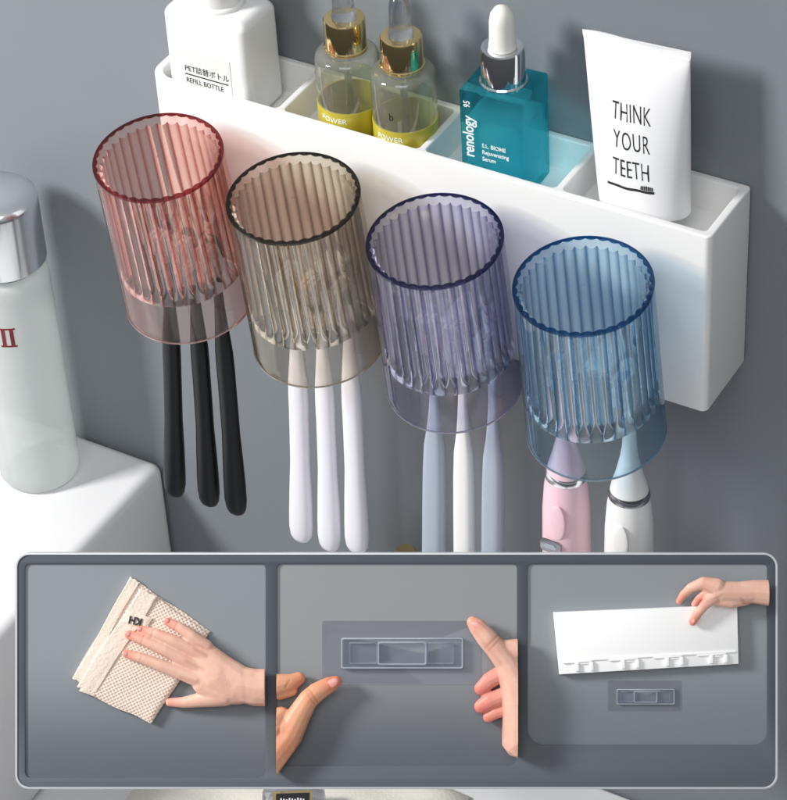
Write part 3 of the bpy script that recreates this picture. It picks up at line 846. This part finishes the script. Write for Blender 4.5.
tx.transform(Matrix.Translation(q(137, 617.0, .545)) @ Matrix.Rotation(math.radians(180-14), 4, 'Z'))
on_board('lettering', tx, M['ink'], parent=tw, c=(140, 650), smooth=False)

F = .75
hand('hand', 'hand with spread fingers wiping the cream cloth on the left inset', [
    [(169, 621, 12, 4.6), (181, 627, 14, 5.6), (193, 635, 15, 6.2), (207, 646, 13, 7.5)],
    [(142, 629, 12, 4.6), (158, 633, 15, 5.6), (175, 640, 16, 6.2), (205, 655, 13, 8)],
    [(130, 634, 12, 4.8), (147, 640, 15, 5.8), (166, 649, 16, 6.4), (200, 666, 13, 8)],
    [(127.5, 653, 12, 4.6), (143, 657, 15, 5.5), (162, 664, 16, 6.2), (198, 678, 13, 8.5)],
    [(170, 702, 6, 4.6), (184, 702, 7, 6), (202, 699, 9, 8), (225, 694, 10, 12)],
    [(207, 650, 12, 9, .7), (222, 668, 12, 15, .6), (240, 683, 12, 18.5, .6), (255, 686.5, 12, 19, .6), (300, 687, 12, 19.8, .6)],
    [(198, 668, 12, 9, .7), (205, 682, 12, 13, .6), (222, 688, 11, 16, .6), (240, 687, 11, 17, .6)],
    [(198, 656, 12, 9, .7), (218, 676, 12, 20, .55), (232, 684, 11, 20, .55)],
], M['skin'], [(167, 620, 16, .9), (140, 628, 16, .9), (129, 633, 17, .9), (126, 653, 16, .95), (169, 702, 22, .6), (195, 645, 14, .2), (186, 655, 14, .2)],
    [(168, 619.5, 15.2, -34, 3.4, 2.4), (140.5, 628, 15.2, -20, 3.4, 2.4), (129, 633, 15.4, -22, 3.6, 2.5), (126.5, 652.6, 15.2, -18, 3.5, 2.4)],
    clip=[(265.5, 1)], loc=(215, 680), crease=[(178, 622, 175, 629, 1.6, .35), (155, 628, 152, 636, 1.6, .35), (145, 635, 142, 643, 1.6, .35), (143, 652, 141, 661, 1.6, .35), (196, 648, 208, 654, 3, .35), (188, 660, 204, 668, 3, .35), (182, 676, 200, 682, 3, .25), (190, 642, 206, 646, 2.5, .25), (244, 672, 246, 700, 3, .15), (204, 708, 250, 708, 3, .4)], )

# ---------- second inset: adhesive hook plate held by two hands
M['film'] = thin_mat('clear_adhesive_film', (.95, .96, 1.0), (.7, .72, .8), .15, 1.4, haze=.16)
M['clearplate'] = thin_mat('clear_grey_plastic', (.90, .92, .96), (.5, .53, .6), .08, 1.5, haze=.12)
M['plateedge'] = thin_mat('clear_plastic_edge', (.90, .93, .98), (.6, .64, .72), .06, 1.6, haze=.38)
def hookplate(film, plate, label, sc=1.0, rot=0):
    cx, cy = (film[0]+film[2])/2, (film[1]+film[3])/2
    bm = bmesh.new(); add_prism(bm, rr_px(*film, 2*sc), .0, .03)
    o = on_board('adhesive_hook_plate', bm, M['film'], label, 'adhesive plate', c=(cx, cy), smooth=False)
    x0, y0, x1, y1 = plate; w = x1-x0; hh = y1-y0
    bm = bmesh.new(); add_prism(bm, rr_px(x0, y0, x1, y1, 3*sc), .032, .032+.06*sc, .01)
    on_board('plate', bm, M['clearplate'], parent=o, c=(cx, cy))
    e = 1.6*sc
    for (a, b, c_, d, m_, z1) in ((x0, y0, x1, y1, 'plateedge', .2), (x0+w*.065, y0+hh*.14, x0+w*.30, y1-hh*.14, 'clearplate', .16),
                             (x0+w*.70, y0+hh*.14, x1-w*.075, y1-hh*.14, 'clearplate', .16), (x0+w*.30, y0+hh*.12, x0+w*.70, y1-hh*.12, 'plateedge', .26)):
        rb_ = outline_solid([rr_px(a, b, c_, d, 2.2*sc), rr_px(a+e, b+e, c_-e, d-e, 1.4*sc)[::-1]], .032+.062*sc, .09*sc+z1*sc, .008*sc)
        on_board('raised_frame', rb_, M[m_], parent=o, c=(cx, cy), angle=30)
    return o
hookplate((322, 621, 481, 685), (341, 637.5, 463, 668.5), 'clear adhesive hook plate held by two hands on the middle inset')
hookplate((608, 681, 681, 711), (616.5, 689, 674.5, 704.5), 'small clear adhesive hook plate below the white rack on the right inset', .55)

hand('hand', 'hand with outstretched thumb pressing the left end of the adhesive plate', [
    [(336, 681, 12, 6.5), (328, 684.5, 13, 8.6), (317, 691, 14, 10), (308, 699, 14, 10.5), (299, 714, 13, 12.5), (288, 735, 12, 15), (262, 768, 10, 17)],
    [(299, 678, 8, 7), (291, 682, 9, 9), (276, 685, 9, 12)],
    [(292, 690, 8, 6), (280, 692, 8, 8)],
    [(281, 715, 10, 10), (268, 728, 10, 20)],
    [(284, 728, 11, 15), (280, 742, 10, 13), (286, 746, 9, 9)],
], M['skinwarm'], [(336, 681, 20, .9), (299, 678, 14, .5), (312, 695, 10, .35), (285, 745, 30, .4)],
    [(333, 681.5, 18.2, 28, 6.2, 4.2)], clip=[(277, -1)], loc=(300, 715), crease=[(310, 688, 318, 700, 1.8, .5), (307, 690, 315, 702, 1.6, .4), (292, 703, 281, 722, 2.5, .4), (290, 679, 286, 686, 1.6, .5), (318, 703, 297, 745, 4, .3)])
hand('hand', 'hand with raised thumb and curled fingers at the right end of the adhesive plate', [
    [(472.5, 621.5, 12, 6.5), (478, 627, 13, 9.4), (487, 638, 14, 11), (496, 648, 14, 11.5), (507, 662, 14, 13), (517, 682, 13, 18), (521, 712, 12, 19.5), (521, 738, 11, 20.5)], [(500, 648, 12, 9), (525, 650, 12, 13)],
], M['skin'], [(473, 622, 16, .7), (493, 645, 12, .25)],
    [(477, 625.5, 18.5, -48, 6.4, 4.6)], clip=[(517, 1)], loc=(500, 690), crease=[(485, 646, 498, 633, 1.8, .5), (488, 649, 500, 637, 1.6, .4), (500, 676, 503, 735, 4.5, .25), (474, 630, 500, 662, 3, .2)])
def fingers():
    pass
rh = hand('curled_fingers', None, [
    [(481, 688, 7, 7.4), (489, 680, 9, 8.5), (503, 672, 9, 9)],
    [(481, 706, 7, 7.4), (490, 700, 9, 8.6), (505, 694, 9, 9)],
    [(488, 717, 6, 5.6), (496, 712, 7, 6.6), (506, 709, 7, 7)],
], skin_mat('pink_finger_skin', lin((230, 156, 140)), lin((214, 108, 100))), [(478, 690, 22, .6), (479, 708, 22, .6), (486, 720, 18, .5)], [], clip=[(517, 1)], loc=(500, 690), iters=3)
# the curled fingers belong to the raised-thumb hand
owner = [o for o in scene.objects if o.get('label', '').startswith('hand with raised thumb')][0]
mw = rh.matrix_world.copy(); rh.parent = owner; rh.matrix_parent_inverse = Matrix.Identity(4); rh.matrix_basis = Matrix.Identity(4)
for kk in ('label', 'category'):
    if kk in rh: del rh[kk]

# ---------- third inset: back of the rack held by a hand
poly = [(553, 612), (736.5, 604.5), (738, 663.5), (559, 674)]
bm = bmesh.new(); add_prism(bm, [q2(*p) for p in poly[::-1]], 0, .42, .05, 2)
M['bright'] = mat('bright_white_plastic', lin((248, 248, 248)), .35, noise=.005)
rk = on_board('white_rack', bm, M['bright'], 'white rack seen from its back, lifted by a hand on the right inset', 'rack', c=(645, 640), h=T0+.02)
def rp(u, v):   # u along the rack 0..1, v down 0..1
    A, B, C_, D = poly
    x = (A[0]*(1-u)+B[0]*u)*(1-v)+(D[0]*(1-u)+C_[0]*u)*v; y = (A[1]*(1-u)+B[1]*u)*(1-v)+(D[1]*(1-u)+C_[1]*u)*v
    return q2(x, y)
def quad(u0, v0, u1, v1, z0, z1, bm, bev=.02): add_prism(bm, [rp(u0, v1), rp(u1, v1), rp(u1, v0), rp(u0, v0)], z0, z1, bev, 2)
bm = bmesh.new(); quad(.02, .775, .985, .80, .421, .50, bm); on_board('back_ledge', bm, M['bright'], parent=rk, c=(645, 640))
for u in (.10, .355, .60, .845):
    bm = bmesh.new()
    quad(u-.075, .80, u+.085, .825, .421, .53, bm, .015); quad(u-.01, .825, u+.012, .96, .421, .56, bm, .015); quad(u+.072, .825, u+.092, .96, .421, .56, bm, .015)
    quad(u+.012, .835, u+.072, .855, .421, .50, bm, .012)
    on_board('slot', bm, M['bright'], parent=rk, c=(645, 640))
hand('hand', 'hand reaching in from the right edge to grip the top of the white rack', [
    [(679, 601, 4, 3.6), (683, 594, 8, 4.4), (690, 587, 13, 5.2), (702, 582, 16, 6.5), (716, 586, 16, 9)],
    [(694, 604, 6, 3.4), (698, 598, 9, 4.2), (704, 592, 12, 5), (714, 588, 14, 7)],
    [(691.5, 621, 14, 4.2), (696, 613, 16, 5.0), (703, 604, 17, 5.4), (713, 596, 16, 7)],
    [(702, 584, 15, 5.5), (720, 591, 15, 11, .7), (738, 592, 14, 11.5, .7), (752, 591, 13, 12, .7), (790, 594, 12, 15.5, .7)],
    [(713, 600, 15, 5), (730, 601, 14, 6.5), (745, 599, 13, 6)],
], M['skin'], [(680, 600, 16, .7), (691, 621, 14, .9), (703, 582, 12, .3), (697, 600, 10, .8)],
    [(692.3, 620, 17.3, 62, 2.8, 2.0)], clip=[(767, 1)], loc=(720, 592), crease=[(706, 600, 720, 594, 2.5, .3), (742, 602, 760, 606, 3, .4), (739, 598, 746, 604, 2, .4), (702, 588, 710, 592, 2, .4)], vox=.04, iters=6)

# ------------------------------------------------------------------ camera
cam_d = bpy.data.cameras.new('camera'); cam = bpy.data.objects.new('camera', cam_d); COL.objects.link(cam)
cam_d.sensor_fit = 'HORIZONTAL'; cam_d.sensor_width = 36; cam_d.lens = f_/787*36
cam_d.clip_start = .05; cam_d.clip_end = 50
cam.matrix_world = Matrix.Translation(CAM*S) @ rotm.to_4x4()
scene.camera = cam

# ------------------------------------------------------------------ light
def area(name, pos, target, sx, sy, power, col=(1, 1, 1)):
    l = bpy.data.lights.new(name, 'AREA'); l.shape = 'RECTANGLE'; l.size = sx; l.size_y = sy; l.energy = power; l.color = col
    o = bpy.data.objects.new(name, l); COL.objects.link(o)
    o.location = Vector(pos)*S
    d = (Vector(target)-Vector(pos)).normalized(); o.rotation_euler = d.to_track_quat('-Z', 'Y').to_euler()
    return o
area('window_light', (-88, -98, 84), (12, 0, -10), .28, .42, 34, (1, .985, .96))
area('soft_fill', (60, -130, 150), (15, 0, -12), 1.2, 1.2, 11.5, (1, 1, .995))
w = bpy.data.worlds.new('World'); scene.world = w; w.use_nodes = True
nt = w.node_tree; bg = nt.nodes['Background']
tc = nt.nodes.new('ShaderNodeTexCoord'); sp = nt.nodes.new('ShaderNodeSeparateXYZ'); nt.links.new(tc.outputs['Generated'], sp.inputs[0])
cr = nt.nodes.new('ShaderNodeValToRGB'); e = cr.color_ramp.elements
e[0].position = 0; e[0].color = (.07, .074, .08, 1); e[1].position = 1; e[1].color = (.95, .97, .99, 1)
n1 = e.new(.48); n1.color = (.17, .174, .18, 1); n2 = e.new(.60); n2.color = (.62, .63, .64, 1)
mr = nt.nodes.new('ShaderNodeMapRange'); mr.inputs['From Min'].default_value = -1; mr.inputs['From Max'].default_value = 1
nt.links.new(sp.outputs['Z'], mr.inputs['Value']); nt.links.new(mr.outputs[0], cr.inputs[0]); nt.links.new(cr.outputs[0], bg.inputs['Color'])
bg.inputs['Strength'].default_value = .5
scene.view_settings.view_transform = 'Standard'; scene.view_settings.look = 'None'; scene.view_settings.exposure = 0
scene.cycles.max_bounces = 14; scene.cycles.transmission_bounces = 14; scene.cycles.transparent_max_bounces = 24
scene.cycles.caustics_refractive = True; scene.cycles.sample_clamp_indirect = 4
